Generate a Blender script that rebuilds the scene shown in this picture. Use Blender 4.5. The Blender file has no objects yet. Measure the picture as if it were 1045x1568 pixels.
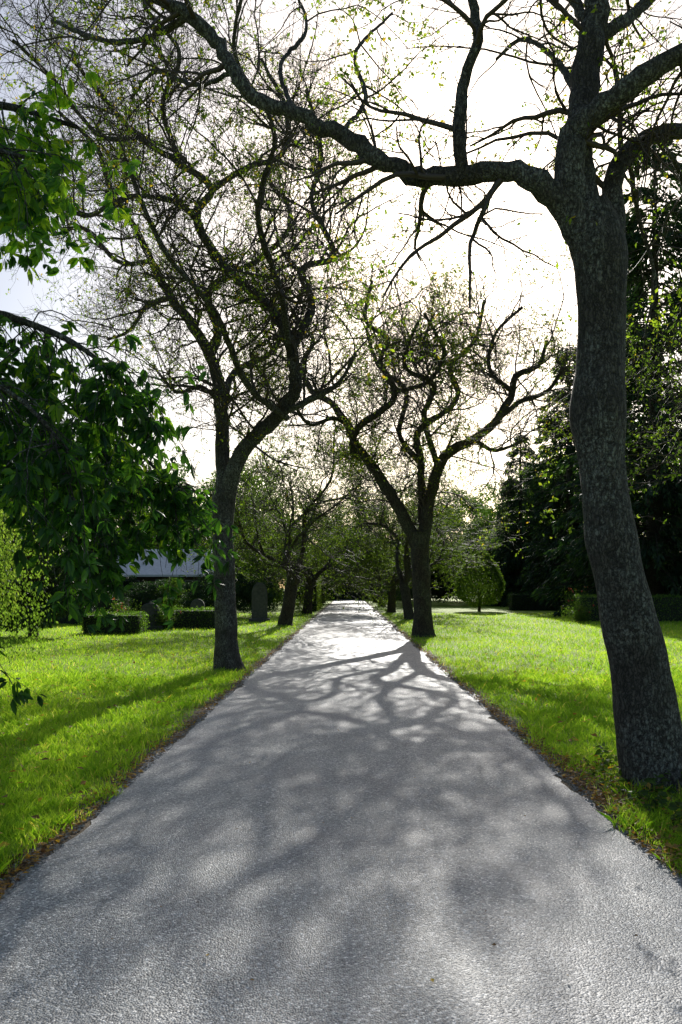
import bpy, math
import numpy as np
from mathutils import Vector, noise as mnoise

rng = np.random.default_rng(11)
F = 1220.0          # camera focal length in image pixels, for unprojecting image coordinates
U0, V0, EYE = 535.0, 900.0, 1.55
scene = bpy.context.scene
COL = scene.collection

# ------------------------------------------------------------------ helpers
def norm(a):
    return a / np.maximum(np.linalg.norm(a, axis=-1, keepdims=True), 1e-9)

class Geo:
    def __init__(s):
        s.V=[]; s.L=[]; s.T=[]; s.M=[]; s.S=[]; s.R=[]; s.n=0
    def add(s, V, Fc, mat=0, rnd=None, smooth=False):
        V=np.asarray(V,dtype=np.float64).reshape(-1,3); Fc=np.asarray(Fc,dtype=np.int64)
        if len(V)==0 or len(Fc)==0: return
        s.V.append(V); s.L.append((Fc+s.n).ravel())
        s.T.append(np.full(len(Fc),Fc.shape[1])); s.M.append(np.full(len(Fc),mat))
        s.S.append(np.full(len(Fc),smooth)); 
        s.R.append(np.full(len(V),0.5) if rnd is None else np.asarray(rnd,dtype=np.float64))
        s.n+=len(V)
    def mesh(s,name,mats):
        V=np.concatenate(s.V); L=np.concatenate(s.L); T=np.concatenate(s.T)
        me=bpy.data.meshes.new(name)
        me.vertices.add(len(V)); me.vertices.foreach_set('co',V.astype(np.float32).ravel())
        me.loops.add(len(L)); me.loops.foreach_set('vertex_index',L.astype(np.int32))
        me.polygons.add(len(T))
        st=np.concatenate([[0],np.cumsum(T)[:-1]]).astype(np.int32)
        me.polygons.foreach_set('loop_start',st)
        me.polygons.foreach_set('material_index',np.concatenate(s.M).astype(np.int32))
        me.polygons.foreach_set('use_smooth',np.concatenate(s.S))
        me.update(calc_edges=True)
        at=me.attributes.new('rnd','FLOAT','POINT')
        at.data.foreach_set('value',np.concatenate(s.R).astype(np.float32))
        for m in mats: me.materials.append(m)
        return me
    def build(s,name,mats,loc=(0,0,0)):
        return place(name,s.mesh(name,mats),loc)

def place(name,me,loc=(0,0,0),rot=0.0,sc=1.0,parent=None):
    o=bpy.data.objects.new(name,me); COL.objects.link(o)
    o.location=loc; o.rotation_euler=(0,0,rot)
    o.scale=(sc,sc,sc) if not isinstance(sc,tuple) else sc
    if parent: o.parent=parent
    return o

def empty(name,loc=(0,0,0)):
    o=bpy.data.objects.new(name,None); COL.objects.link(o); o.location=loc; return o

def tubes(g,P,R,sides,mat=0,rnd=None):
    N,m,_=P.shape
    if N==0: return
    T=np.empty_like(P); T[:,1:-1]=P[:,2:]-P[:,:-2]; T[:,0]=P[:,1]-P[:,0]; T[:,-1]=P[:,-1]-P[:,-2]
    T=norm(T)
    ref=np.array([0.43,0.81,-0.40])
    A=norm(np.cross(T,ref)); B=np.cross(T,A)
    th=np.arange(sides)*2*math.pi/sides
    V=P[:,:,None,:]+R[:,:,None,None]*(np.cos(th)[None,None,:,None]*A[:,:,None,:]+np.sin(th)[None,None,:,None]*B[:,:,None,:])
    idx=np.arange(N*m*sides).reshape(N,m,sides)
    a=idx[:,:-1,:]; b=np.roll(a,-1,axis=2); d=idx[:,1:,:]; c=np.roll(d,-1,axis=2)
    Fc=np.stack([a,b,c,d],axis=-1).reshape(-1,4)
    g.add(V.reshape(-1,3),Fc,mat,None,True)

def catmull(P,step):
    P=np.asarray(P,float); Q=np.vstack([2*P[0]-P[1],P,2*P[-1]-P[-2]]); out=[]
    for i in range(1,len(Q)-2):
        p0,p1,p2,p3=Q[i-1],Q[i],Q[i+1],Q[i+2]
        n=max(2,int(np.linalg.norm(p2[:3]-p1[:3])/step))
        t=np.linspace(0,1,n,endpoint=False)[:,None]
        out.append(0.5*((2*p1)+(-p0+p2)*t+(2*p0-5*p1+4*p2-p3)*t**2+(-p0+3*p1-3*p2+p3)*t**3))
    out.append(P[-1:]); return np.vstack(out)

def thick_limb(g,C,sides,mat=0,rough=0.08,freq=3.0,seed=0):
    P=C[:,:3]; R=np.maximum(C[:,3],0.003); m=len(P)
    T=np.gradient(P,axis=0); T=norm(T)
    a=np.cross(T[0],[0.3,1,0.2]); a/=np.linalg.norm(a); A=[a]
    for i in range(1,m):
        a=A[-1]-T[i]*np.dot(A[-1],T[i]); A.append(a/np.linalg.norm(a))
    A=np.array(A); B=np.cross(T,A); th=np.arange(sides)*2*math.pi/sides
    V=np.empty((m,sides,3))
    for i in range(m):
        for j in range(sides):
            d=math.cos(th[j])*A[i]+math.sin(th[j])*B[i]
            q=Vector((P[i]+d*R[i]))
            k=mnoise.noise(Vector((q.x*freq+seed,q.y*freq,q.z*freq*0.6)))*rough*1.6
            k+=mnoise.noise(Vector((q.x*freq*4,q.y*freq*4+seed,q.z*freq*1.3)))*rough*0.7
            V[i,j]=P[i]+d*R[i]*(1+k)
    idx=np.arange(m*sides).reshape(m,sides)
    a=idx[:-1]; b=np.roll(a,-1,axis=1); d=idx[1:]; c=np.roll(d,-1,axis=1)
    g.add(V.reshape(-1,3),np.stack([a,b,c,d],-1).reshape(-1,4),mat,None,True)

def grow(S,D,L,R,nseg,gnarl,trop,taper=0.35):
    N=len(S); P=np.empty((N,nseg+1,3)); P[:,0]=S; d=norm(D); st=(L/nseg)[:,None]
    for i in range(nseg):
        d=norm(d+rng.normal(0,gnarl,(N,3))+np.asarray(trop))
        P[:,i+1]=P[:,i]+d*st
    t=np.linspace(0,1,nseg+1)[None,:]
    return P, R[:,None]*(1-(1-taper)*t)

def spawn(P,R,k,ang=(0.6,1.2),tmin=0.12,rf=0.6):
    N,m,_=P.shape
    t=rng.uniform(tmin,0.999,(N,k))*(m-1); i=t.astype(int); f=(t-i)[...,None]
    rows=np.arange(N)[:,None]
    p=P[rows,i]*(1-f)+P[rows,i+1]*f
    tan=norm(P[rows,i+1]-P[rows,i]); r=R[rows,i]*rf
    rv=rng.normal(0,1,p.shape); perp=norm(rv-tan*np.sum(rv*tan,-1,keepdims=True))
    a=rng.uniform(ang[0],ang[1],t.shape)[...,None]
    d=tan*np.cos(a)+perp*np.sin(a)
    return p.reshape(-1,3),d.reshape(-1,3),r.reshape(-1)

def leaf_quads(g,C,size,mat,axis=None,droop=0.3,wid=0.5,rnd=None,fold=0.12):
    N=len(C)
    if N==0: return
    a=rng.normal(0,1,(N,3)) if axis is None else axis+rng.normal(0,0.35,(N,3))
    a=norm(norm(a)+np.array([0,0,-droop]))
    b=rng.normal(0,1,(N,3)); b=norm(b-a*np.sum(a*b,-1,keepdims=True)); n=np.cross(a,b)
    s=np.asarray(size).reshape(-1,1)*np.ones((N,1))
    V=np.stack([C,C+a*s*0.5+b*s*wid*0.5+n*s*fold,C+a*s,C+a*s*0.5-b*s*wid*0.5+n*s*fold],1)
    r=rng.uniform(0,1,N) if rnd is None else rnd
    g.add(V.reshape(-1,3),np.arange(N*4).reshape(N,4),mat,np.repeat(r,4))

def leaf_fine(g,C,A,size,mat,wid=0.42,rnd=None):
    N=len(C); a=norm(A); b=rng.normal(0,1,(N,3)); b=norm(b-a*np.sum(a*b,-1,keepdims=True)); n=np.cross(a,b)
    s=size.reshape(-1,1); w=s*wid
    curl=np.array([0,0,-1.0])*s
    V=[C, C+a*s*.35+b*w*.45+n*w*.18, C+a*s*.68+b*w*.42+n*w*.15+curl*.06, C+a*s+curl*.18,
       C+a*s*.68-b*w*.42+n*w*.15+curl*.06, C+a*s*.35-b*w*.45+n*w*.18, C+a*s*.35, C+a*s*.68+curl*.06]
    V=np.stack(V,1); o=(np.arange(N)*8)[:,None,None]
    q=np.array([[1,2,7,6],[6,7,4,5]]); t=np.array([[0,1,6],[0,6,5],[2,3,7],[7,3,4]])
    r=np.repeat(rng.uniform(0,1,N) if rnd is None else rnd,8); n0=g.n
    g.add(V.reshape(-1,3),(q[None]+o).reshape(-1,4),mat,r)
    g.L.append(((t[None]+o).reshape(-1,3)+n0).ravel()); g.T.append(np.full(N*4,3)); g.M.append(np.full(N*4,mat)); g.S.append(np.full(N*4,False))

# ------------------------------------------------------------------ materials
def newmat(name):
    m=bpy.data.materials.new(name); m.use_nodes=True; nt=m.node_tree; nt.nodes.clear()
    out=nt.nodes.new('ShaderNodeOutputMaterial'); return m,nt,out
def ramp(nt,stops,inp):
    r=nt.nodes.new('ShaderNodeValToRGB'); e=r.color_ramp.elements
    while len(e)<len(stops): e.new(0.5)
    for el,(p,c) in zip(e,stops): el.position=p; el.color=(*c,1)
    nt.links.new(inp,r.inputs[0]); return r.outputs[0]
def noise(nt,vec,scale,detail=4,rough=0.55,typ='ShaderNodeTexNoise'):
    n=nt.nodes.new(typ); n.inputs['Scale'].default_value=scale
    if 'Detail' in n.inputs: n.inputs['Detail'].default_value=detail
    if 'Roughness' in n.inputs: n.inputs['Roughness'].default_value=rough
    nt.links.new(vec,n.inputs['Vector']); return n
def coords(nt,scale=(1,1,1)):
    tc=nt.nodes.new('ShaderNodeTexCoord'); mp=nt.nodes.new('ShaderNodeMapping'); mp.inputs['Scale'].default_value=scale
    nt.links.new(tc.outputs['Object'],mp.inputs[0]); return mp.outputs[0]
def mathn(nt,op,a,b=0.0,clamp=False):
    n=nt.nodes.new('ShaderNodeMath'); n.operation=op; n.use_clamp=clamp
    for i,x in enumerate((a,b)):
        if isinstance(x,(int,float)): n.inputs[i].default_value=x
        else: nt.links.new(x,n.inputs[i])
    return n.outputs[0]
def mixc(nt,fac,a,b,blend='MIX'):
    n=nt.nodes.new('ShaderNodeMix'); n.data_type='RGBA'; n.blend_type=blend
    for s,x in ((0,fac),(6,a),(7,b)):
        if isinstance(x,(int,float)): n.inputs[s].default_value=x
        elif isinstance(x,tuple): n.inputs[s].default_value=(*x,1)
        else: nt.links.new(x,n.inputs[s])
    return n.outputs[2]

def leaf_mat(name,stops,trans=0.5,rough=0.5,tint=(1.0,1.25,0.45),tg=1.6,spec=0.3):
    m,nt,out=newmat(name)
    at=nt.nodes.new('ShaderNodeAttribute'); at.attribute_name='rnd'
    c=ramp(nt,stops,at.outputs['Fac'])
    p=nt.nodes.new('ShaderNodeBsdfPrincipled'); p.inputs['Roughness'].default_value=rough
    p.inputs['Specular IOR Level'].default_value=spec
    nt.links.new(c,p.inputs['Base Color'])
    tr=nt.nodes.new('ShaderNodeBsdfTranslucent')
    c2=mixc(nt,1.0,c,tuple(x*tg for x in tint),'MULTIPLY'); nt.links.new(c2,tr.inputs[0])
    mx=nt.nodes.new('ShaderNodeMixShader'); mx.inputs[0].default_value=trans
    nt.links.new(p.outputs[0],mx.inputs[1]); nt.links.new(tr.outputs[0],mx.inputs[2]); nt.links.new(mx.outputs[0],out.inputs[0])
    return m

def bark_mat(name,c0,c1,c2,sc=1.0,bump=0.9):
    m,nt,out=newmat(name); v=coords(nt,(sc,sc,sc*0.16)); vi=coords(nt)
    vo=nt.nodes.new('ShaderNodeTexVoronoi'); vo.feature='DISTANCE_TO_EDGE'; vo.inputs['Scale'].default_value=42
    n0=noise(nt,vi,9,5,0.65)
    wv=nt.nodes.new('ShaderNodeVectorMath'); wv.operation='MULTIPLY_ADD'
    nt.links.new(n0.outputs['Color'],wv.inputs[0]); wv.inputs[1].default_value=(.11,.11,.07); nt.links.new(v,wv.inputs[2])
    nt.links.new(wv.outputs[0],vo.inputs['Vector'])
    crack=ramp(nt,[(0,(0,0,0)),(0.22,(1,1,1))],vo.outputs['Distance'])
    n1=noise(nt,wv.outputs[0],30,8,0.75); n2=noise(nt,vi,1.8,5,0.65); n3=noise(nt,vi,34,4,.7)
    base=ramp(nt,[(0.3,c0),(0.66,c1)],n1.outputs[0])
    lich=ramp(nt,[(0.42,(0,0,0)),(0.58,(.95,.95,.95))],n2.outputs[0])
    l2=ramp(nt,[(0.46,(0,0,0)),(0.56,(1,1,1))],n3.outputs[0])
    lm=mixc(nt,1.0,lich,l2,'MULTIPLY')
    base=mixc(nt,lm,base,c2)
    ck=ramp(nt,[(0,(.25,.25,.25)),(1,(1,1,1))],crack)
    col=mixc(nt,1.0,base,ck,'MULTIPLY')
    p=nt.nodes.new('ShaderNodeBsdfPrincipled'); p.inputs['Roughness'].default_value=0.75; p.inputs['Specular IOR Level'].default_value=0.35
    nt.links.new(col,p.inputs['Base Color'])
    h=mathn(nt,'ADD',mathn(nt,'MULTIPLY',crack,0.6),mathn(nt,'MULTIPLY',n1.outputs[0],1.4))
    b=nt.nodes.new('ShaderNodeBump'); b.inputs['Strength'].default_value=bump; b.inputs['Distance'].default_value=0.04
    nt.links.new(h,b.inputs['Height']); nt.links.new(b.outputs[0],p.inputs['Normal']); nt.links.new(p.outputs[0],out.inputs[0])
    return m

def twig_mat():
    m,nt,out=newmat('twig'); p=nt.nodes.new('ShaderNodeBsdfPrincipled'); p.inputs['Base Color'].default_value=(.06,.043,.03,1); p.inputs['Roughness'].default_value=.6
    nt.links.new(p.outputs[0],out.inputs[0]); return m
M_twig=twig_mat()
M_bark=bark_mat('bark',(0.05,0.042,0.034),(0.21,0.185,0.155),(0.37,0.38,0.33))
M_barkfar=bark_mat('bark_far',(0.04,0.03,0.02),(0.13,0.10,0.065),(0.15,0.17,0.09),0.7)
M_leafsm=leaf_mat('small_leaf',[(0,(0.06,0.09,0.015)),(0.45,(0.12,0.16,0.02)),(0.8,(0.22,0.24,0.035)),(1,(0.34,0.18,0.03))],0.6,tg=2.4)
M_leafav=leaf_mat('avenue_leaf',[(0,(0.045,0.07,0.014)),(0.5,(0.08,0.12,0.02)),(1,(0.16,0.18,0.03))],0.52,tg=2.0)
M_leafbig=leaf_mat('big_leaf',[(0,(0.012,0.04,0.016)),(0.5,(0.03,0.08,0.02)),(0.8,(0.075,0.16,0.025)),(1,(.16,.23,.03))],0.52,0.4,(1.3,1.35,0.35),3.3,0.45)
M_leafmid=leaf_mat('tree_leaf',[(0,(0.035,0.065,0.014)),(0.5,(0.06,0.10,0.02)),(1,(0.12,0.15,0.03))],0.5,tg=1.8)
M_leafdark=leaf_mat('evergreen_leaf',[(0,(0.012,0.028,0.012)),(0.6,(0.03,0.06,0.022)),(1,(0.06,0.095,0.034))],0.28)
M_leafpale=leaf_mat('pale_leaf',[(0,(0.10,0.15,0.03)),(0.5,(0.16,0.21,0.05)),(1,(0.25,0.26,0.08))],0.55,tg=1.8)
M_hedge=leaf_mat('hedge_leaf',[(0,(0.05,0.10,0.018)),(0.5,(0.09,0.15,0.028)),(1,(0.16,0.22,0.05))],0.45,tg=2.0)
M_blade=leaf_mat('grass_blade',[(0,(0.12,0.215,0.024)),(0.5,(0.22,0.335,0.036)),(0.9,(0.34,0.43,0.06)),(1,(0.52,0.45,0.18))],0.62,0.5,(1.22,1.27,0.55),1.95,0.4)
M_dead=leaf_mat('dead_leaf',[(0,(0.09,0.045,0.02)),(0.4,(0.2,0.12,0.045)),(0.75,(0.40,0.24,0.06)),(1,(0.65,0.45,0.06))],0.35,0.6,(1.2,1,0.5),1.5)
M_flower=leaf_mat('flower_petal',[(0,(0.35,0.02,0.03)),(0.5,(0.55,0.06,0.06)),(1,(0.6,0.25,0.3))],0.3)

def simple(name,stops,scale=8,rough=0.8,bump=0.3,dist=0.01,vscale=(1,1,1)):
    m,nt,out=newmat(name); v=coords(nt,vscale); n=noise(nt,v,scale,8,0.65)
    c=ramp(nt,stops,n.outputs[0]); p=nt.nodes.new('ShaderNodeBsdfPrincipled'); p.inputs['Roughness'].default_value=rough
    nt.links.new(c,p.inputs['Base Color']); b=nt.nodes.new('ShaderNodeBump'); b.inputs['Strength'].default_value=bump; b.inputs['Distance'].default_value=dist
    nt.links.new(n.outputs[0],b.inputs['Height']); nt.links.new(b.outputs[0],p.inputs['Normal']); nt.links.new(p.outputs[0],out.inputs[0]); return m
M_core=simple('hedge_core',[(0.3,(0.008,0.014,0.005)),(0.7,(0.02,0.03,0.01))],12)
M_stone=simple('grave_stone',[(0.3,(0.04,0.042,0.035)),(0.7,(0.10,0.10,0.085))],9)
M_brick=simple('brick_wall',[(0.3,(0.05,0.03,0.025)),(0.7,(0.09,0.055,0.045))],14)
M_roof=simple('roof_sheet',[(0.3,(0.46,0.46,0.46)),(0.7,(0.66,0.66,0.65))],6,0.45)
M_glass=simple('window_glass',[(0.3,(0.01,0.012,0.015)),(0.7,(0.02,0.025,0.03))],3,0.1,0.0)
M_white=simple('painted_wood',[(0.3,(0.15,0.16,0.14)),(0.7,(0.22,0.22,0.2))],8,0.5,0.1)
M_gravel=simple('gravel_stone',[(0.35,(0.18,0.165,0.14)),(0.65,(0.52,0.48,0.41))],55,0.85)

def ground_mat():
    m,nt,out=newmat('lawn'); v=coords(nt)
    n1=noise(nt,v,0.35,5); n2=noise(nt,v,35,5,0.7); n3=noise(nt,v,3.0,5,.6)
    g=ramp(nt,[(0.3,(0.22,0.33,0.035)),(0.55,(0.33,0.47,0.05)),(0.75,(0.46,0.56,0.09))],n3.outputs[0])
    g=mixc(nt,0.6,g,ramp(nt,[(0.25,(0.3,0.3,0.25)),(0.7,(1.25,1.25,1.1))],n2.outputs[0]),'MULTIPLY')
    g=mixc(nt,0.4,g,ramp(nt,[(0.3,(0.55,0.7,0.6)),(0.7,(1.4,1.15,1.0))],n1.outputs[0]),'MULTIPLY')
    soil=ramp(nt,[(0.3,(0.07,0.05,0.032)),(0.7,(0.30,0.24,0.16))],n2.outputs[0])
    sx=nt.nodes.new('ShaderNodeSeparateXYZ'); nt.links.new(v,sx.inputs[0])
    d=mathn(nt,'SUBTRACT',mathn(nt,'ABSOLUTE',sx.outputs[0]),1.80)
    d=mathn(nt,'SUBTRACT',d,mathn(nt,'MULTIPLY',mathn(nt,'SUBTRACT',n3.outputs[0],0.35),0.6))
    f=mathn(nt,'SUBTRACT',1.0,mathn(nt,'MULTIPLY',d,9.0,True),True)
    col=mixc(nt,f,g,soil)
    p=nt.nodes.new('ShaderNodeBsdfPrincipled'); p.inputs['Roughness'].default_value=0.75; p.inputs['Specular IOR Level'].default_value=0.15
    nt.links.new(col,p.inputs['Base Color'])
    b=nt.nodes.new('ShaderNodeBump'); b.inputs['Strength'].default_value=0.8; b.inputs['Distance'].default_value=0.05
    nt.links.new(n2.outputs[0],b.inputs['Height']); nt.links.new(b.outputs[0],p.inputs['Normal']); nt.links.new(p.outputs[0],out.inputs[0]); return m
def asphalt_mat():
    m,nt,out=newmat('asphalt'); v=coords(nt)
    vo=nt.nodes.new('ShaderNodeTexVoronoi'); vo.inputs['Scale'].default_value=110; nt.links.new(v,vo.inputs['Vector'])
    n1=noise(nt,v,0.9,6,.6); n2=noise(nt,v,70,4,.75); n3=noise(nt,v,7,5,.6)
    sp=nt.nodes.new('ShaderNodeSeparateColor'); nt.links.new(vo.outputs['Color'],sp.inputs[0])
    stone=ramp(nt,[(0,(0.13,0.133,0.14)),(0.4,(0.29,0.294,0.30)),(0.82,(0.40,0.40,0.395)),(0.92,(0.78,0.76,0.73)),(1,(0.9,0.88,0.84))],sp.outputs[0])
    big=ramp(nt,[(0.3,(0.75,0.75,0.78)),(0.7,(1.2,1.18,1.12))],n1.outputs[0])
    c=mixc(nt,1.0,stone,big,'MULTIPLY')
    c=mixc(nt,0.9,c,ramp(nt,[(0.3,(0.35,0.35,0.35)),(0.65,(1.4,1.4,1.4))],n2.outputs[0]),'MULTIPLY')
    c=mixc(nt,0.5,c,ramp(nt,[(0.3,(0.8,0.8,0.8)),(0.65,(1.15,1.15,1.15))],n3.outputs[0]),'MULTIPLY')
    p=nt.nodes.new('ShaderNodeBsdfPrincipled'); nt.links.new(c,p.inputs['Base Color']); p.inputs['Roughness'].default_value=0.5; p.inputs['Specular IOR Level'].default_value=0.52
    h=mathn(nt,'ADD',mathn(nt,'MULTIPLY',vo.outputs['Distance'],-0.8),mathn(nt,'MULTIPLY',n2.outputs[0],0.5))
    b=nt.nodes.new('ShaderNodeBump'); b.inputs['Strength'].default_value=0.7; b.inputs['Distance'].default_value=0.006
    nt.links.new(h,b.inputs['Height']); nt.links.new(b.outputs[0],p.inputs['Normal']); nt.links.new(p.outputs[0],out.inputs[0]); return m

# ------------------------------------------------------------------ ground + path
g=Geo(); g.add([(-900,-300,0),(900,-300,0),(900,1500,0),(-900,1500,0)],[[0,1,2,3]],0); g.build('ground',[ground_mat()])
ys=np.concatenate([np.arange(-8,25,0.08),np.arange(25,100,0.4)])
def edge(y,s):
    return s*1.76+0.045*np.sin(y*1.7+s)+0.03*np.sin(y*4.3+2*s)+rng.normal(0,0.018,len(y))
el,er=edge(ys,-1),edge(ys,1); K=10
t=np.linspace(0,1,K)[None,:]
X=el[:,None]*(1-t)+er[:,None]*t; Z=0.006+0.035*(1-(2*t-1)**2)+0*X
V=np.stack([X,ys[:,None]+0*X,Z],-1); idx=np.arange(len(ys)*K).reshape(-1,K)
Fc=np.stack([idx[:-1,:-1],idx[:-1,1:],idx[1:,1:],idx[1:,:-1]],-1).reshape(-1,4)
g=Geo(); g.add(V.reshape(-1,3),Fc,0,None,True); g.build('asphalt_path',[asphalt_mat()])

# ------------------------------------------------------------------ grass
def blades(g,x,y,h,w):
    N=len(x); th=rng.uniform(0,2*math.pi,N); lean=rng.normal(0,0.5,(N,2))*h[:,None]
    b=np.stack([np.cos(th),np.sin(th),0*th],1)*w[:,None]; c=np.stack([x,y,0*x],1)
    mid=c+np.stack([lean[:,0]*.35,lean[:,1]*.35,h*.6],1); tip=c+np.stack([lean[:,0],lean[:,1],h],1)
    V=np.stack([c-b,c+b,mid+b*.7,tip,mid-b*.7],1)
    rn=np.clip(rng.normal(0.42,0.22,N)+0.15*np.sin(x*1.3+y*.7),0,0.92); rn[rng.uniform(0,1,N)<0.03]=1
    g.add(V.reshape(-1,3),np.arange(N*5).reshape(N,5),0,np.repeat(rn,5))
g=Geo()
def patch(n,y0,y1,hx,h,w):
    y=y0*(y1/y0)**rng.uniform(0,1,n); s=rng.choice([-1,1],n)
    hw=1.82+0.05*np.sin(y*2.1+s)+0.06*np.sin(y*0.8)+.03*np.sin(y*7)
    x=s*(hw+np.abs(rng.uniform(0,1,n))*(hx*(0.3+0.55*y)-1.0).clip(0.5))
    near=np.abs(x)-hw
    tuft=np.sin(x*9+2*np.sin(y*3))*np.sin(y*8+2*np.sin(x*4))
    keep=rng.uniform(0,1,n)<np.clip(0.15+near*3.5,0,1)*(.7+.3*tuft)
    keep&=~((np.hypot(x-2.4,y-6.1)<0.75)&(rng.uniform(0,1,n)<0.85))
    x,y,tuft=x[keep],y[keep],tuft[keep]
    k=rng.uniform(0.5,1.4,len(x))*(1+0.3*np.sin(x*2.3)*np.sin(y*1.9)+.35*tuft)
    blades(g,x,y,h*k*(1+y*.006),w*(0.6+0.10*y)*rng.uniform(.7,1.4,len(x)))
patch(200000,3.0,14,0.9,0.065,0.0029)
patch(150000,12,48,0.9,0.055,0.0026)
g.build('grass',[M_blade])

# fallen leaves
g=Geo()
def litter(n,xf,y0,y1,s0,s1,z=0.012,tone=1.3):
    y=y0*(y1/y0)**rng.uniform(0,1,n); x=xf(n,y)
    C=np.stack([x,y,z+rng.uniform(0,0.02,n)],1); ax=rng.normal(0,1,(n,3)); ax[:,2]*=.15
    a=norm(ax); b=np.cross(a,np.array([0,0,1.0])+rng.normal(0,.3,(n,3))); b=norm(b); s=rng.uniform(s0,s1,n)[:,None]; up=np.array([0,0,1.0])
    V=np.stack([C,C+a*s*.5+b*s*.33+up*s*.15,C+a*s+up*s*.05,C+a*s*.5-b*s*.33+up*s*.12],1)
    g.add(V.reshape(-1,3),np.arange(n*4).reshape(n,4),0,np.repeat(rng.uniform(0,1,n)**tone,4))
litter(2600,lambda n,y:-1.74-np.abs(rng.normal(0,.12,n)),3,30,.02,.05,tone=.9)
litter(3200,lambda n,y:1.74+np.abs(rng.normal(0,.13,n)),3,30,.02,.05,tone=.9)
litter(1700,lambda n,y:1.80+np.abs(rng.normal(0,.55,n)),3.2,7.2,.025,.06,0.03,.7)
litter(70,lambda n,y:rng.uniform(-1.7,1.7,n),3,25,.012,.028,0.045,.6)
litter(1100,lambda n,y:rng.choice([-1,1],n)*rng.uniform(1.9,6.5,n),4,22,.04,.08,.075,.4)
g.build('fallen_leaves',[M_dead])
g=Geo(); n=5600
y=3*(22/3)**rng.uniform(0,1,n); s=rng.choice([-1,1],n); x=s*(1.77+np.abs(rng.normal(0,.09,n))-.06)
C=np.stack([x,y,0*x+.010],1); r=rng.uniform(.004,.013,n)[:,None]
oc=np.array([[1,0,0],[0,1,0],[-1,0,0],[0,-1,0],[0,0,.7],[0,0,-.7]])
V=C[:,None]+oc[None]*r[:,None]*rng.uniform(.6,1.3,(n,6,1)); o=(np.arange(n)*6)[:,None,None]
Fc=(np.array([[0,1,4],[1,2,4],[2,3,4],[3,0,4],[1,0,5],[2,1,5],[3,2,5],[0,3,5]])[None]+o).reshape(-1,3)
g.add(V.reshape(-1,3),Fc,0); g.build('gravel',[M_gravel])

# ------------------------------------------------------------------ gnarled avenue trees
def unproject(Z,pts,rs=.93):
    """image-pixel nodes (u,v,depth offset,half width), unprojected at an assumed depth -> metres"""
    out=[]
    for u,v,dy,r in pts:
        k=(Z+dy)/F; out.append(((u-U0)*k,Z+dy,EYE+(V0-v)*k,r*k*rs))
    return out

def gnarled(g,trunk,limbs,dens,lv,leafn,leafs,sides=(20,10),step=0.12,twl=1.0,trop=(0,0,.03),tipr=0.0022,k=(7,6,3),up1=0.15,gn=.21,cf=3.2,ca=.75):
    thick_limb(g,catmull(trunk,step),sides[0],0,0.10,3.0,rng.uniform(0,50))
    S=[];D=[];R=[]
    for lb in limbs:
        C=catmull(lb,step*1.1)
        C[1:,:3]+=rng.normal(0,0.012,(len(C)-1,3))*min(1,3*C[0,3]+.3)
        thick_limb(g,C,sides[1],0,0.13,4.0,rng.uniform(0,50))
        P=C[:,:3]; ln=np.sum(np.linalg.norm(np.diff(P,axis=0),axis=1))
        n=max(2,int(ln*dens)); t=rng.uniform(0.15,.97,n)*(len(P)-1.001); i=t.astype(int)
        i=np.concatenate([i,[len(P)-2]])
        tan=norm(P[i+1]-P[i]); rv=rng.normal(0,1,tan.shape); perp=norm(rv-tan*np.sum(rv*tan,-1,keepdims=True))
        a=rng.uniform(.6,1.35,len(i))[:,None]; a[-1]*=.3
        d=tan*np.cos(a)+perp*np.sin(a)+np.array([0,0,up1])
        S.append(P[i]); D.append(d); R.append(np.minimum(C[i,3]*.5,0.028))
    S=np.vstack(S);D=np.vstack(D);R=np.concatenate(R); N=len(S); q=lv*twl
    P1,R1=grow(S,D,rng.uniform(.8,2.5,N)*q,R,10,gn,trop,.3); tubes(g,P1,R1,5,2)
    s,d,r=spawn(P1,R1,k[0],rf=.6); P2,R2=grow(s,d,rng.uniform(.5,1.4,len(s))*q,np.maximum(r,tipr*1.8),8,gn,trop,.4); tubes(g,P2,R2,3,2)
    s,d,r=spawn(P2,R2,k[1],rf=.55); P3,R3=grow(s,d,rng.uniform(.25,.8,len(s))*q,np.maximum(r,tipr*1.2),5,gn*1.2,trop,.5); tubes(g,P3,R3,3,2)
    P4=P3
    if k[2]>0:
        s,d,r=spawn(P3,R3,k[2],rf=.7); P4,R4=grow(s,d,rng.uniform(.1,.32,len(s))*q,np.maximum(r,tipr),3,gn,trop,.5); tubes(g,P4,R4,3,2)
    if leafn>0:
        ph=np.sin(P4[:,0,0]*cf+1)+np.sin(P4[:,0,1]*cf*.8+2)+np.sin(P4[:,0,2]*cf*1.1)
        w=np.clip(ph*ca+.6,0.06,2.5); w/=w.sum()
        rows=rng.choice(len(P4),leafn,p=w); t=rng.uniform(0.1,1,leafn)*(P4.shape[1]-1.001); i=t.astype(int); f=(t-i)[:,None]
        C=P4[rows,i]*(1-f)+P4[rows,i+1]*f
        leaf_quads(g,C,rng.uniform(.6,1.25,leafn)*leafs,1,None,.35,.55)

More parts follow.
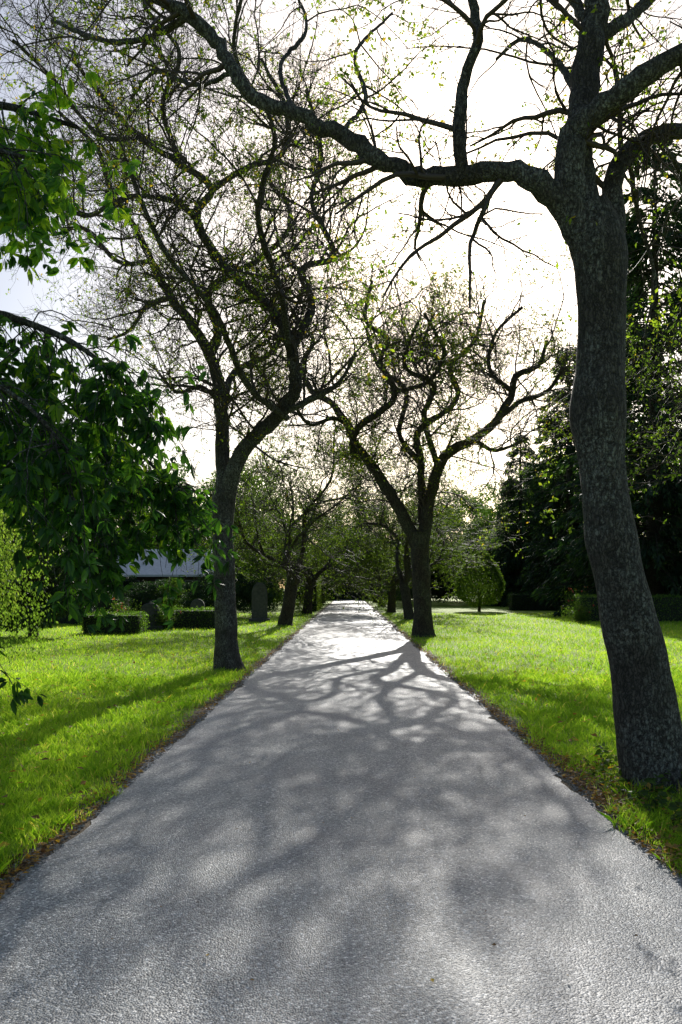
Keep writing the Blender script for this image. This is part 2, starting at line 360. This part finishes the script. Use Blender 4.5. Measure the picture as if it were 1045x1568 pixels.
# left near avenue tree
Z=15.1
trunk=unproject(Z,[(351,1036,0,33),(350,1020,0,25),(347,985,0,20),(345,900,0,18),(341,820,0,17),(343,755,0,19)])
limbs=[unproject(Z,q,.86) for q in [
 [(342,800,0,14),(341,700,0,13),(338,605,.1,12),(321,545,.2,10),(290,492,.1,9),(262,456,0,8),(232,400,0,7),(205,345,-.2,6),(170,290,-.4,5),(148,225,-.6,4),(90,170,-.8,3)],
 [(321,550,.2,8),(335,505,.4,8),(318,455,.6,7),(345,425,.8,6),(400,395,1.1,5),(445,345,1.5,4),(430,290,1.8,3)],
 [(262,456,0,5),(225,468,.3,4),(200,505,.4,3),(165,520,.6,2.5)],
 [(338,615,.1,5),(305,592,.2,4),(270,600,.2,3),(235,560,.3,2)],
 [(345,775,0,15),(370,693,-.3,14),(425,637,-.6,13),(452,592,-.8,12),(446,530,-1,10),(420,480,-1,9),(368,432,-1.1,8.5),(338,400,-1.2,8),(300,333,-1.5,8),(325,290,-1.5,7),(275,250,-1.7,6),(215,212,-1.9,5),(160,150,-2.2,4),(110,90,-2.4,3)],
 [(447,535,-.9,8),(478,470,-.6,7.5),(463,412,-.4,6.5),(512,390,0,5),(478,310,.3,4.5),(492,230,.5,4),(470,140,.8,3)],
 [(325,290,-1.5,6),(380,255,-1.4,5),(432,236,-1.3,5),(440,170,-1.2,4),(400,90,-1.2,3)],
 [(425,637,-.6,7),(475,612,-1,6),(520,585,-1.2,4),(545,540,-1.4,3)],
 [(446,560,-.8,6),(430,450,-2,6),(395,330,-3.2,5),(420,200,-4.2,4),(360,80,-5,3.5),(390,-80,-5.6,3)],
 [(340,620,.1,7),(360,570,.9,6),(415,540,1.6,5),(430,500,2.5,4.5),(400,440,3.2,4),(450,400,4,3)],
 [(300,333,-1.5,6),(270,310,-2,5),(200,300,-2.6,4.5),(130,330,-3,4),(70,290,-3.3,3)],
 [(232,400,0,5),(180,400,.6,4),(130,350,1,3.5),(80,360,1.4,3)],
 [(275,250,-1.7,5),(250,160,-2,4.5),(275,80,-2.4,4),(220,0,-2.8,3.5),(230,-120,-3,3)],
 [(215,212,-1.9,4),(150,205,-2.5,4),(80,120,-3,3.5),(20,60,-3.4,3)],
 [(440,640,-.6,6),(380,590,-1.6,6),(330,480,-2.8,5),(250,380,-3.6,4.5),(190,240,-4.2,4)],
 ]]
g=Geo(); gnarled(g,trunk,limbs,3.5,.92,36000,.052,(20,10),tipr=.0026,k=(7,6,2)); g.build('hawthorn_tree',[M_bark,M_leafsm,M_twig])

# right avenue tree in the middle distance
Z=25.2
trunk=unproject(Z,[(648,984,0,25),(648,970,0,19),(647,940,0,16),(645,880,0,15),(643,815,0,16)])
limbs=[unproject(Z,q,.8) for q in [
 [(647,840,0,13),(657,770,0,12),(672,715,-.2,11),(692,690,-.4,10),(725,672,-.6,8.5),(760,645,-.8,8),(785,600,-1,7),(790,575,-1.2,6),(825,560,-1.4,4),(838,520,-1.6,3)],
 [(760,645,-.8,5),(798,614,-1,4.5),(838,600,-1.1,4),(865,560,-1.2,3)],
 [(642,840,0,13),(615,785,0,12),(590,745,.1,11),(565,705,.2,9),(545,680,.3,8),(533,650,.4,8),(505,615,.5,6),(478,598,.6,6),(462,560,.7,5),(480,520,.9,4),(450,480,1,3)],
 [(560,702,.2,7),(540,692,0,6),(548,655,-.4,6.5),(588,627,-.6,6),(606,600,-.8,6),(582,552,-1,5),(596,520,-1.3,4.5),(560,490,-1.6,4),(570,430,-1.9,3)],
 [(647,800,.2,8),(645,710,.4,7.5),(640,662,.5,7),(688,626,.7,5.5),(702,600,.9,5),(690,560,1.1,4.5),(728,520,1.4,4),(742,460,1.7,3)],
 [(645,710,.4,6),(612,665,.9,5),(622,600,1.5,4.5),(580,560,2.2,4),(560,500,2.8,3)],
 [(672,715,-.2,6),(650,640,-1,5.5),(665,590,-2,5),(620,560,-3,4),(640,490,-3.6,3)],
 [(785,600,-1,4.5),(750,565,-1,4),(760,510,-1,3.5),(800,470,-1,3)],
 [(533,650,.4,5.5),(510,640,-.3,4),(475,650,-1.2,3.5),(450,620,-2,3)],
 [(606,600,-.8,4.5),(655,585,-1.8,4),(680,540,-2.6,3.5),(650,480,-3.2,3)],
 [(690,560,1.1,4),(650,530,.6,3.5),(665,480,.2,3)],
 [(725,672,-.6,4.5),(760,690,-1.2,3.5),(810,670,-1.6,3)],
 ]]
g=Geo(); gnarled(g,trunk,limbs,2.9,1.3,28000,.072,(16,8),.2,1.0,tipr=.0036,k=(7,6,2),gn=.24,up1=.05,cf=2.2,ca=.9); g.build('hawthorn_tree',[M_barkfar,M_leafsm,M_twig])

# big near tree on the right
Z=6.3
trunk=unproject(Z,[(1012,1222,0,76),(1006,1195,0,62),(996,1140,0,52),(975,1000,0,44),(942,850,0,40),(919,700,0,39),(914,625,0,46),(922,530,0,39),(922,430,0,40),(914,370,0,42),(898,318,0,36)])
limbs=[unproject(Z,q) for q in [
 [(915,390,0,32),(880,335,0,27),(848,300,-.05,22),(815,272,-.1,18),(780,262,0,16),(710,268,.1,15),(640,268,.2,15),(590,247,.2,14),(520,207,.3,13),(450,172,.3,12),(390,150,.4,12),(360,110,.4,11),(330,62,.5,11),(290,25,.5,10),(225,-10,.6,9),(150,-60,.6,7)],
 [(709,275,.1,11),(703,200,0,10),(712,120,0,9.5),(733,60,-.1,9),(724,0,-.1,8),(738,-80,-.2,7),(720,-160,-.3,5)],
 [(898,360,0,33),(872,285,-.05,27),(880,205,-.1,22),(925,160,-.2,19),(985,120,-.3,17),(1045,82,-.4,16),(1120,40,-.5,14),(1200,10,-.6,10)],
 [(900,340,.1,26),(885,260,.15,24),(888,190,.2,23),(896,130,.3,23),(905,60,.3,21),(914,0,.3,19),(918,-120,.35,16),(890,-240,.3,11)],
 [(935,420,.1,20),(942,330,.3,18),(938,282,.4,16),(962,232,.5,14),(1003,207,.6,13),(1062,195,.7,12),(1140,150,.8,10)],
 [(905,60,.3,12),(960,30,.5,10),(1010,-20,.7,9),(1050,-100,.8,6)],
 [(905,40,.3,10),(850,-40,.6,8),(800,-120,1,6),(700,-200,1.4,4)],
 [(1003,207,.6,5),(1040,260,.9,4),(1060,340,1.1,3)],
 [(962,232,.5,4),(978,330,.9,3.5),(1003,430,1.1,2.5),(985,520,1.2,1.5)],
 [(888,150,.3,6),(850,90,.9,4.5),(800,60,1.5,3.5),(760,90,1.9,2.5)],
 [(290,25,.5,6),(220,60,.9,5),(150,60,1.2,4),(80,30,1.5,3)],
 [(450,172,.3,4),(430,100,.7,3.5),(470,40,1,3),(440,-40,1.2,2)],
 [(360,110,.4,4),(300,130,.8,3.5),(240,110,1.2,3),(200,150,1.5,2)],
 [(520,207,.3,4),(560,150,1,3.5),(545,80,1.6,3),(600,20,2.2,2)],
 ]]
g=Geo(); gnarled(g,trunk,limbs,2.4,.66,10000,.044,(40,18),.06,1.0,(0,0,-.02),tipr=.0017,k=(5,5,2),up1=.0,gn=.17)
g.build('hawthorn_tree',[M_bark,M_leafsm,M_twig])

# generic avenue trees further away
def generic(seed,leafn,leafs):
    global rng
    keep=rng; rng=np.random.default_rng(seed); g=Geo()
    lean=rng.normal(0,.12,2)
    trunk=[(0,0,-.05,.42),(0,0,.12,.32),(lean[0]*.4,lean[1]*.4,.9,.27),(lean[0],lean[1],2.2,.26)]
    limbs=[]; top=np.array([lean[0],lean[1],2.1])
    az0=rng.uniform(0,6.28)
    for k in range(5):
        az=az0+k*1.257+rng.normal(0,.25); d=np.array([math.cos(az)*.55,math.sin(az)*.55,.75]); p=top.copy()-np.array([0,0,.25]); r=.15
        L=[(*p,r)]
        for i in range(9):
            d=d+rng.normal(0,.33,3)+np.array([math.cos(az)*.05,math.sin(az)*.05,.05]); d/=np.linalg.norm(d)
            p=p+d*rng.uniform(.7,1.0); r*=.82; L.append((*p,r))
            if i in (2,4,6):
                q=p.copy(); e=d+rng.normal(0,.6,3); rr=r*.7; B=[(*q,rr)]
                for j in range(4):
                    e=e/np.linalg.norm(e)+rng.normal(0,.3,3)+np.array([0,0,.08]); q=q+e/np.linalg.norm(e)*.75; rr*=.75; B.append((*q,rr))
                limbs.append(B)
        limbs.append(L)
    gnarled(g,trunk,limbs,1.3,1.3,leafn,leafs,(14,7),.3,1.0,tipr=.006,k=(6,6,0),cf=1.9,ca=.5)
    me=g.mesh('avenue_tree_mesh',[M_barkfar,M_leafav,M_twig]); rng=keep; return me
gA=generic(3,20000,.085); gB=generic(8,32000,.12)
for x,y,me,rot,sc in [(-2.6,32.6,gA,.4,.95),(-2.5,47,gB,2.0,.95),(2.66,50,gB,1.0,.9),(2.9,38.5,gA,3.3,.85),(-2.6,63,gB,4.0,1),(2.7,66,gB,5.1,1),(-2.7,80,gB,.2,1),(2.8,84,gB,1.9,1.0),(9.8,17.5,gA,2.4,.95),(-11.5,16,gA,5.2,.95)]:  # last entry: unseen side tree, added to shade the left lawn
    place('hawthorn_tree',me,(x,y,0),rot,sc)

# ------------------------------------------------------------------ drooping broadleaf tree on the left foreground
g=Geo()
trunk=[(-4.6,5.6,-.05,.30),(-4.55,5.6,.3,.2),(-4.4,5.55,1.5,.17),(-4.3,5.5,2.8,.15),(-4.2,5.5,4.2,.12),(-4.1,5.5,5.2,.07)]
thick_limb(g,catmull(trunk,.15),16,0,.1,3,4)
lims=[[(-4.3,5.5,2.9,.07),(-3.4,5.4,3.25,.05),(-2.6,5.3,3.4,.035),(-1.9,5.2,3.2,.02),(-1.4,5.1,2.85,.01)],
      [(-4.2,5.5,4.0,.07),(-3.3,5.7,4.7,.05),(-2.6,5.7,5.0,.03),(-1.95,5.7,4.85,.015)],
      [(-4.3,5.5,2.4,.06),(-3.4,5.0,2.8,.04),(-2.6,4.8,2.9,.025),(-2.0,4.7,2.7,.015),(-1.6,4.7,2.3,.008)],
      [(-4.3,5.5,3.0,.06),(-3.4,6.2,3.2,.045),(-2.6,6.3,3.1,.03),(-1.85,6.2,2.75,.015),(-1.25,6.2,2.25,.008)],
      [(-4.2,5.5,3.6,.06),(-3.4,5.2,4.3,.045),(-2.7,5.0,4.4,.025),(-2.0,4.9,4.2,.012)],
      [(-4.3,5.5,2.5,.06),(-3.3,5.7,2.75,.04),(-2.6,5.7,2.7,.025),(-2.0,5.7,2.35,.012),(-1.75,5.7,2.0,.006)],
      [(-4.3,5.5,2.2,.06),(-3.4,5.2,2.3,.04),(-2.7,5.1,1.9,.02),(-2.4,5.0,1.45,.008)]]
S=[];D=[]
for lb in lims:
    C=catmull(lb,.1); thick_limb(g,C,8,0,.08,4,1); n=int(len(C)*2.3)
    i=(rng.uniform(.3,1,n)**.8*(len(C)-1.01)).astype(int); S.append(C[i,:3]); tan=norm(C[i+1,:3]-C[i,:3])
    D.append(tan*.6+rng.normal(0,.55,(n,3))+np.array([.12,0,.0]))
S=np.vstack(S);D=np.vstack(D)
P1,R1=grow(S,D,rng.uniform(.3,.95,len(S)),np.full(len(S),.005),8,.16,(0,0,-.28),.3); tubes(g,P1,R1,5)
s,d,r=spawn(P1,R1,4,tmin=.2); P2,R2=grow(s,d,rng.uniform(.12,.35,len(s)),np.full(len(s),.0022),4,.15,(0,0,-.28),.4); tubes(g,P2,R2,3)
rows=np.repeat(np.arange(len(P2)),3); ti=rng.integers(1,5,len(rows)); C=P2[rows,ti]
keepm=rng.uniform(0,1,len(C))<.85; C=C[keepm]
tone=np.clip((C[:,2]-2.2)*.2+rng.normal(.37,.24,len(C)),0,1)  # lower leaves darker: self-shadow of the leaf mass put into leaf colour
main=norm(rng.normal(0,1,C.shape)*np.array([1,1,.4])+np.array([0,0,-.9]))
for k in range(4):
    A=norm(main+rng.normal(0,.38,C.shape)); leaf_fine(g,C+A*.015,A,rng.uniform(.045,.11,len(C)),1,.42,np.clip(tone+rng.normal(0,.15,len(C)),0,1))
g.build('chestnut_tree',[M_bark,M_leafbig])

# ------------------------------------------------------------------ background leafy trees
def leafy(seed,H,Rc,nclump,nleaf,ls,mat,z0=.25,trunk=True,weep=0.0):
    global rng
    keep=rng; rng=np.random.default_rng(seed); g=Geo()
    cz=H*(.5+z0/2); hz=H*(1-z0)/2
    c=norm(rng.normal(0,1,(nclump,3)))*rng.uniform(.35,.95,(nclump,1))**.6
    c*=rng.uniform(.8,1.12,(nclump,1)); C=c*np.array([Rc,Rc,hz])+np.array([0,0,cz])
    if trunk:
        thick_limb(g,catmull([(0,0,-.1,Rc*.085),(0,0,H*.2,Rc*.06),(.1,.1,H*.6,Rc*.035)],.5),8,0,.1,2,seed)
        st=np.tile(np.array([[0,0,0.0]]),(nclump,1)); st[:,2]=rng.uniform(.15,.5,nclump)*H
        t=np.linspace(0,1,6)[None,:,None]; P=st[:,None]*(1-t)+C[:,None]*t+rng.normal(0,.12,(nclump,6,3))*t*(1-t)*4
        tubes(g,P,np.full((nclump,6),Rc*.014)*np.linspace(1,.3,6)[None],4)
    cr=Rc*rng.uniform(.2,.36,nclump); k=nleaf//nclump
    q=norm(rng.normal(0,1,(nclump,k,3)))*rng.uniform(.25,1.05,(nclump,k,1))**.5
    q*=np.array([1,1,.72]); pts=C[:,None]+q*cr[:,None,None]
    if weep>0: pts[...,2]-=rng.uniform(0,weep,(nclump,k))
    pts=pts.reshape(-1,3); m=pts[:,2]>.05; pts=pts[m]
    tone=np.repeat(rng.uniform(0,.5,nclump),k)[m]+rng.uniform(0,.5,len(pts))
    leaf_quads(g,pts,rng.uniform(.6,1.3,len(pts))*ls,1,None,.3+weep,.6,tone,.1)
    me=g.mesh('leafy_mesh',[M_barkfar,mat]); rng=keep; return me

t1=leafy(1,16,5.5,60,15000,.34,M_leafmid,.15); t2=leafy(2,19,6.2,70,17000,.36,M_leafmid,.12); t3=leafy(4,13,5,50,13000,.30,M_leafpale,.15)
s1=leafy(5,3.2,1.9,26,6000,.14,M_leafmid,.0,False); s2=leafy(6,3.6,1.9,26,8000,.13,M_leafdark,.0,False)
dt=empty('distant_trees')
r2=np.random.default_rng(5)
for i,(x,y,me,sc) in enumerate([(-50,78,t2,1),(-41,84,t1,1),(-33,75,t3,1),(-26,85,t2,.95),(-19,78,t1,.9),(-12.5,90,t2,.85),(-7,104,t1,.7),(-1.5,122,t2,.62),(4,124,t1,.7),(9,104,t1,.8),
   (14,96,t2,.75),(20,86,t1,.95),(27,92,t2,1),(34,80,t2,1),(43,86,t1,1),(-60,90,t2,1.1),(55,90,t2,1.1),(-22,60,t3,.8),(-30,58,t1,.85),(-15,66,t1,.62),(-36,50,t2,.8),(18,70,t1,.8),(-9,74,t1,.55),(9,90,t1,.7),(14,80,t1,.62),(-10,56,t1,.5)]):
    place('tree_%d'%i,me,(x,y,0),r2.uniform(0,6),sc,dt)
us=empty('shrubs')
k=0
for x0,x1,y,n,me,sc in [(-60,-5,72,22,s1,1.3),(4.5,50,84,20,s2,1.25),(-45,-8,48,12,s2,1.0),(-5,5,103,9,s2,1.7),(14,34,50,8,s2,1.2),(-11,-4.5,60,6,s1,.9),(5,12,96,6,s1,1.2),(-15.5,-7.2,42.5,8,s2,.56),(-7.5,-4.2,41,4,s2,.6),(5.5,17,72,9,s2,1.6),(-19,-11,36,6,s2,.7)]:
    for j in range(n):
        k+=1; place('shrub_%d'%k,(me if r2.uniform()<.85 else s1),(x0+(x1-x0)*(j+r2.uniform(0,.8))/n,y+r2.normal(0,1.0),0),r2.uniform(0,6),sc*r2.uniform(.8,1.2),us)

place('yew_tree',leafy(9,4.7,2.0,50,26000,.12,M_leafdark,.0),(-9.9,25,0))
place('weeping_birch',leafy(10,3.9,1.35,40,14000,.06,M_leafpale,.35,True,1.2),(-6.25,13,0))
place('birch_tree',leafy(12,11,3.8,50,22000,.12,M_leafmid,.2,True,.5),(-16.0,33,0))

# conifers on the right
def conifer(seed,H,Rb,n,ls):
    global rng
    keep=rng; rng=np.random.default_rng(seed); g=Geo()
    thick_limb(g,catmull([(0,0,-.1,.5),(0,0,H*.4,.32),(0,0,H*.98,.04)],1.0),8,0,.08,1,seed)
    nb=300; h=rng.uniform(.02,1,nb)**1.1; az=rng.uniform(0,6.283,nb)
    ln=Rb*(1-h)**.62*rng.uniform(.7,1.15,nb)+.3
    S=np.stack([0*h,0*h,h*H*.98],1); D=np.stack([np.cos(az),np.sin(az),.25+0*az],1)
    P,R=grow(S,D,ln,np.full(nb,.06),8,.07,(0,0,-.09),.2); tubes(g,P,R,4)
    rows=rng.choice(nb,n,p=ln/ln.sum()); t=rng.uniform(.15,1,n)**.7*7.99; i=t.astype(int); f=(t-i)[:,None]
    c=P[rows,i]*(1-f)+P[rows,i+1]*f; ax=norm(P[rows,i+1]-P[rows,i])
    side=np.cross(ax,[0,0,1.0]); w=(1.15-t/8)[:,None]*.9
    c=c+side*rng.normal(0,1,(n,1))*w*.6+np.array([0,0,-1])*np.abs(rng.normal(0,.28,(n,1)))
    leaf_quads(g,c,rng.uniform(.6,1.3,n)*ls,1,ax,.5,.32,None,.05)
    me=g.mesh('conifer_mesh',[M_barkfar,M_leafdark]); rng=keep; return me
c1=conifer(1,27,6.0,42000,.42); c2=conifer(2,24,5.2,36000,.42)
for x,y,me,sc,rot in [(16.5,43,c1,1,0),(22.5,38,c2,1.1,1),(27,47,c1,1.1,2),(15.5,56,c2,.8,3),(20,57,c1,.9,4),(14.2,66,c2,.62,5)]:
    place('spruce_tree',me,(x,y,0),rot,sc)

# ------------------------------------------------------------------ hedges
def hedge(name,x0,x1,y0,y1,h,mat,ls=.05,dens=420,z0=0.0,flowers=0):
    g=Geo(); e=.05
    a=[(x0+e,y0+e,z0),(x1-e,y0+e,z0),(x1-e,y1-e,z0),(x0+e,y1-e,z0),(x0+e,y0+e,h-e),(x1-e,y0+e,h-e),(x1-e,y1-e,h-e),(x0+e,y1-e,h-e)]
    g.add(a,[[0,1,5,4],[1,2,6,5],[2,3,7,6],[3,0,4,7],[4,5,6,7]],0)
    def face(n,fx): 
        p=fx(n); p=p+rng.normal(0,.03,p.shape)
        p[:,2]+=.03*np.sin(p[:,0]*5+p[:,1]*3); leaf_quads(g,p,rng.uniform(.7,1.4,n)*ls,1,None,0,.6)
    U=rng.uniform
    for A,fx in [((x1-x0)*h,lambda n:np.stack([U(x0,x1,n),np.full(n,y0),U(z0,h,n)],1)),((x1-x0)*h,lambda n:np.stack([U(x0,x1,n),np.full(n,y1),U(z0,h,n)],1)),
                 ((y1-y0)*h,lambda n:np.stack([np.full(n,x0),U(y0,y1,n),U(z0,h,n)],1)),((y1-y0)*h,lambda n:np.stack([np.full(n,x1),U(y0,y1,n),U(z0,h,n)],1)),
                 ((y1-y0)*(x1-x0),lambda n:np.stack([U(x0,x1,n),U(y0,y1,n),np.full(n,h)],1))]:
        face(max(30,int(A*dens)),fx)
    return g.build(name,[M_core,mat])
hedge('box_hedge',-8.95,-7.0,26.6,27.6,.66,M_hedge,.06)
hedge('box_hedge',-7.3,-4.9,30.2,31.2,.72,M_hedge,.06)
hedge('clipped_hedge',-2.75,-2.1,52.0,58.0,2.5,M_leafpale,.09,200)  # sunlit hedge end: its brightness is put into the pale leaf colour
hedge('clipped_hedge',10.6,15.5,36.5,37.5,1.15,M_hedge,.07,300)
hedge('clipped_hedge',11.0,15.5,54,55.2,1.1,M_leafdark,.08,200)
hedge('clipped_hedge',-22,-9.5,33.5,34.6,1.1,M_leafdark,.08,200)
hedge('clipped_hedge',-7,7,100.5,102,4.2,M_leafdark,.2,60)
def rose(name,x,y,n=60,H=1.3):
    g=Geo(); S=np.tile([[0,0,0.0]],(26,1)); D=np.stack([rng.normal(0,.4,26),rng.normal(0,.4,26),np.ones(26)],1)
    P,R=grow(S,D,rng.uniform(.6,1,26)*H,np.full(26,.01),6,.12,(0,0,0),.4); tubes(g,P,R,4)
    r=rng.integers(0,26,2200); i=rng.integers(1,7,2200); leaf_quads(g,P[r,i]+rng.normal(0,.11,(2200,3)),rng.uniform(.05,.09,2200),1)
    c=P[rng.integers(0,26,n),6]+rng.normal(0,.1,(n,3))
    for q in range(4): leaf_quads(g,c+rng.normal(0,.012,c.shape),np.full(n,.06),2,None,0,.8)
    g.build(name,[M_barkfar,M_leafmid,M_flower],(x,y,0))
rose('rose_bush',-8.2,28.9,20,1.1); rose('rose_bush',-6.9,29.3,3,1.0); rose('rose_bush',11.2,38.6,22,1.7); rose('rose_bush',12.8,38.8,8,1.5); rose('rose_bush',10.3,35.5,3,1.0)

# round topiary shrub
g=Geo(); thick_limb(g,catmull([(0,0,-.1,.12),(0,0,.5,.09),(0,0,1.3,.07)],.2),8,0,.08,3,1)
n=18000; q=norm(rng.normal(0,1,(n,3)))*rng.uniform(.84,1.03,(n,1)); zz=q[:,2:]; q*=np.array([1.5,1.5,1.75]); q[:,:2]*=(1-.2*zz); q*=(1+.05*np.sin(q[:,:1]*4)*np.sin(q[:,2:]*5)); q[:,2]+=2.15
leaf_quads(g,q,rng.uniform(.08,.15,n),1); g.build('round_shrub',[M_barkfar,M_leafmid],(8.5,52,0))

# ------------------------------------------------------------------ gravestones
def headstone(name,x,y,w,h,d,rot=0.0):
    g=Geo(); n=14
    prof=[(-w/2,.16),(-w/2*.97,h*.72)]+[(w/2*.97*math.cos(a),h*.72+(h*.28)*math.sin(a)) for a in np.linspace(math.pi,0,n)][1:-1]+[(w/2*.97,h*.72),(w/2,.16)]
    m=len(prof)
    def ring(yy,s): return [(px*s,yy,.16+(pz-.16)*s if s<1 else pz) for px,pz in prof]
    rings=[ring(-d/2,.95),ring(-d/2+.025,1),ring(d/2-.025,1),ring(d/2,.95)]
    V=[v for r in rings for v in r]; Fc=[]
    for k in range(3):
        for i in range(m):
            j=(i+1)%m; Fc.append([k*m+i,k*m+j,(k+1)*m+j,(k+1)*m+i])
    g.add(V,Fc,0)
    g.add(rings[0],[list(range(m))],0); g.add(rings[3],[list(range(m))[::-1]],0)
    W,D=w/2+.12,d/2+.1
    b=[(-W,-D,-.02),(W,-D,-.02),(W,D,-.02),(-W,D,-.02),(-W,-D,.13),(W,-D,.13),(W,D,.13),(-W,D,.13),(-W+.03,-D+.03,.165),(W-.03,-D+.03,.165),(W-.03,D-.03,.165),(-W+.03,D-.03,.165)]
    g.add(b,[[0,1,5,4],[1,2,6,5],[2,3,7,6],[3,0,4,7],[4,5,9,8],[5,6,10,9],[6,7,11,10],[7,4,8,11],[8,9,10,11]],0)
    o=g.build(name,[M_stone],(x,y,0)); o.rotation_euler=(0,0,rot)
headstone('gravestone',-4.05,36,.72,1.8,.28,.1)
headstone('gravestone',-7.3,29.2,.7,1.0,.16,.15); headstone('gravestone',-6.2,32.6,.6,1.1,.16,-.1)

# ------------------------------------------------------------------ small house
H=empty('garden_house',(-13.9,46,0))
def boxpart(name,x0,x1,y0,y1,z0,z1,mat,par):
    g=Geo(); a=[(x0,y0,z0),(x1,y0,z0),(x1,y1,z0),(x0,y1,z0),(x0,y0,z1),(x1,y0,z1),(x1,y1,z1),(x0,y1,z1)]
    g.add(a,[[0,1,5,4],[1,2,6,5],[2,3,7,6],[3,0,4,7],[4,5,6,7],[3,2,1,0]],0); o=g.build(name,[mat]); o.parent=par; return o
boxpart('walls',0,6.0,0,5,0,2.35,M_brick,H)
g=Geo(); rz,ez=3.9,2.3
V=[(-.4,-.5,ez),(6.4,-.5,ez),(6.4,2.5,rz),(-.4,2.5,rz),(-.4,5.5,ez),(6.4,5.5,ez)]; Vb=[(a,b,c-.12) for a,b,c in V]
g.add(V+Vb,[[0,1,2,3],[3,2,5,4],[7,6,9,8],[8,9,10,11],[0,6,7,1],[4,5,11,10]],0); 
g.add(V+Vb,[[0,3,9,6],[3,4,10,9],[1,7,8,2],[2,8,11,5]],0); o=g.build('roof',[M_roof]); o.parent=H
g=Geo(); g.add([(0,0.01,2.35),(0,4.99,2.35),(0,2.5,3.6),(6.0,.01,2.35),(6.0,4.99,2.35),(6.0,2.5,3.6)],[[0,1,2],[4,3,5]],0); o=g.build('gables',[M_brick]); o.parent=H
for i,x in enumerate((.8,4.4)):
    boxpart('window_frame_%d'%i,x,x+1.0,-.04,-.003,1.0,2.0,M_white,H); boxpart('window_glass_%d'%i,x+.08,x+.92,-.055,-.043,1.08,1.92,M_glass,H)
boxpart('door',2.7,3.6,-.05,-.003,0,2.05,M_white,H)

# weeds beside the near trunk
g=Geo(); n=320; S=np.stack([rng.uniform(2.0,3.3,n),rng.uniform(4.0,7.0,n),np.zeros(n)],1)
P,R=grow(S,np.stack([rng.normal(0,.5,n),rng.normal(0,.5,n),np.ones(n)],1),rng.uniform(.06,.26,n),np.full(n,.002),4,.15,(0,0,-.08),.5); tubes(g,P,R,3)
r=rng.integers(0,n,2000); i=rng.integers(1,5,2000); A=rng.normal(0,1,(2000,3)); A[:,2]=.1; leaf_fine(g,P[r,i],A,rng.uniform(.03,.08,2000),1,.6)
g.build('weeds',[M_barkfar,M_leafmid])

# ------------------------------------------------------------------ light
az,elv=math.radians(8),math.radians(27)
Sd=Vector((math.sin(az)*math.cos(elv),math.cos(az)*math.cos(elv),math.sin(elv)))
sl=bpy.data.lights.new('sun','SUN'); sl.energy=5.0; sl.angle=math.radians(.4); sl.color=(1,.965,.90)
so=bpy.data.objects.new('sun',sl); COL.objects.link(so); so.rotation_euler=Sd.to_track_quat('Z','Y').to_euler(); so.location=(0,0,30)
w=bpy.data.worlds.new('World'); scene.world=w; w.use_nodes=True; nt=w.node_tree; nt.nodes.clear()
sky=nt.nodes.new('ShaderNodeTexSky'); sky.sky_type='NISHITA'; sky.sun_disc=False; sky.sun_elevation=elv; sky.sun_rotation=az
sky.air_density=1.0; sky.dust_density=1.9; sky.ozone_density=1.2
bg=nt.nodes.new('ShaderNodeBackground'); bg.inputs[1].default_value=.12; ow=nt.nodes.new('ShaderNodeOutputWorld')
nt.links.new(sky.outputs[0],bg.inputs[0]); nt.links.new(bg.outputs[0],ow.inputs[0])
scene.view_settings.view_transform='Standard'; scene.view_settings.look='None'; scene.view_settings.exposure=0; scene.view_settings.gamma=1

cd=bpy.data.cameras.new('camera'); co=bpy.data.objects.new('camera',cd); COL.objects.link(co)
co.location=(0,0,EYE); co.rotation_euler=(math.radians(90),0,0)
cd.sensor_fit='VERTICAL'; cd.sensor_height=36; cd.sensor_width=24; cd.lens=28; cd.shift_y=116/1568; cd.shift_x=-12.5/1568
cd.clip_start=.05; cd.clip_end=4000
scene.camera=co
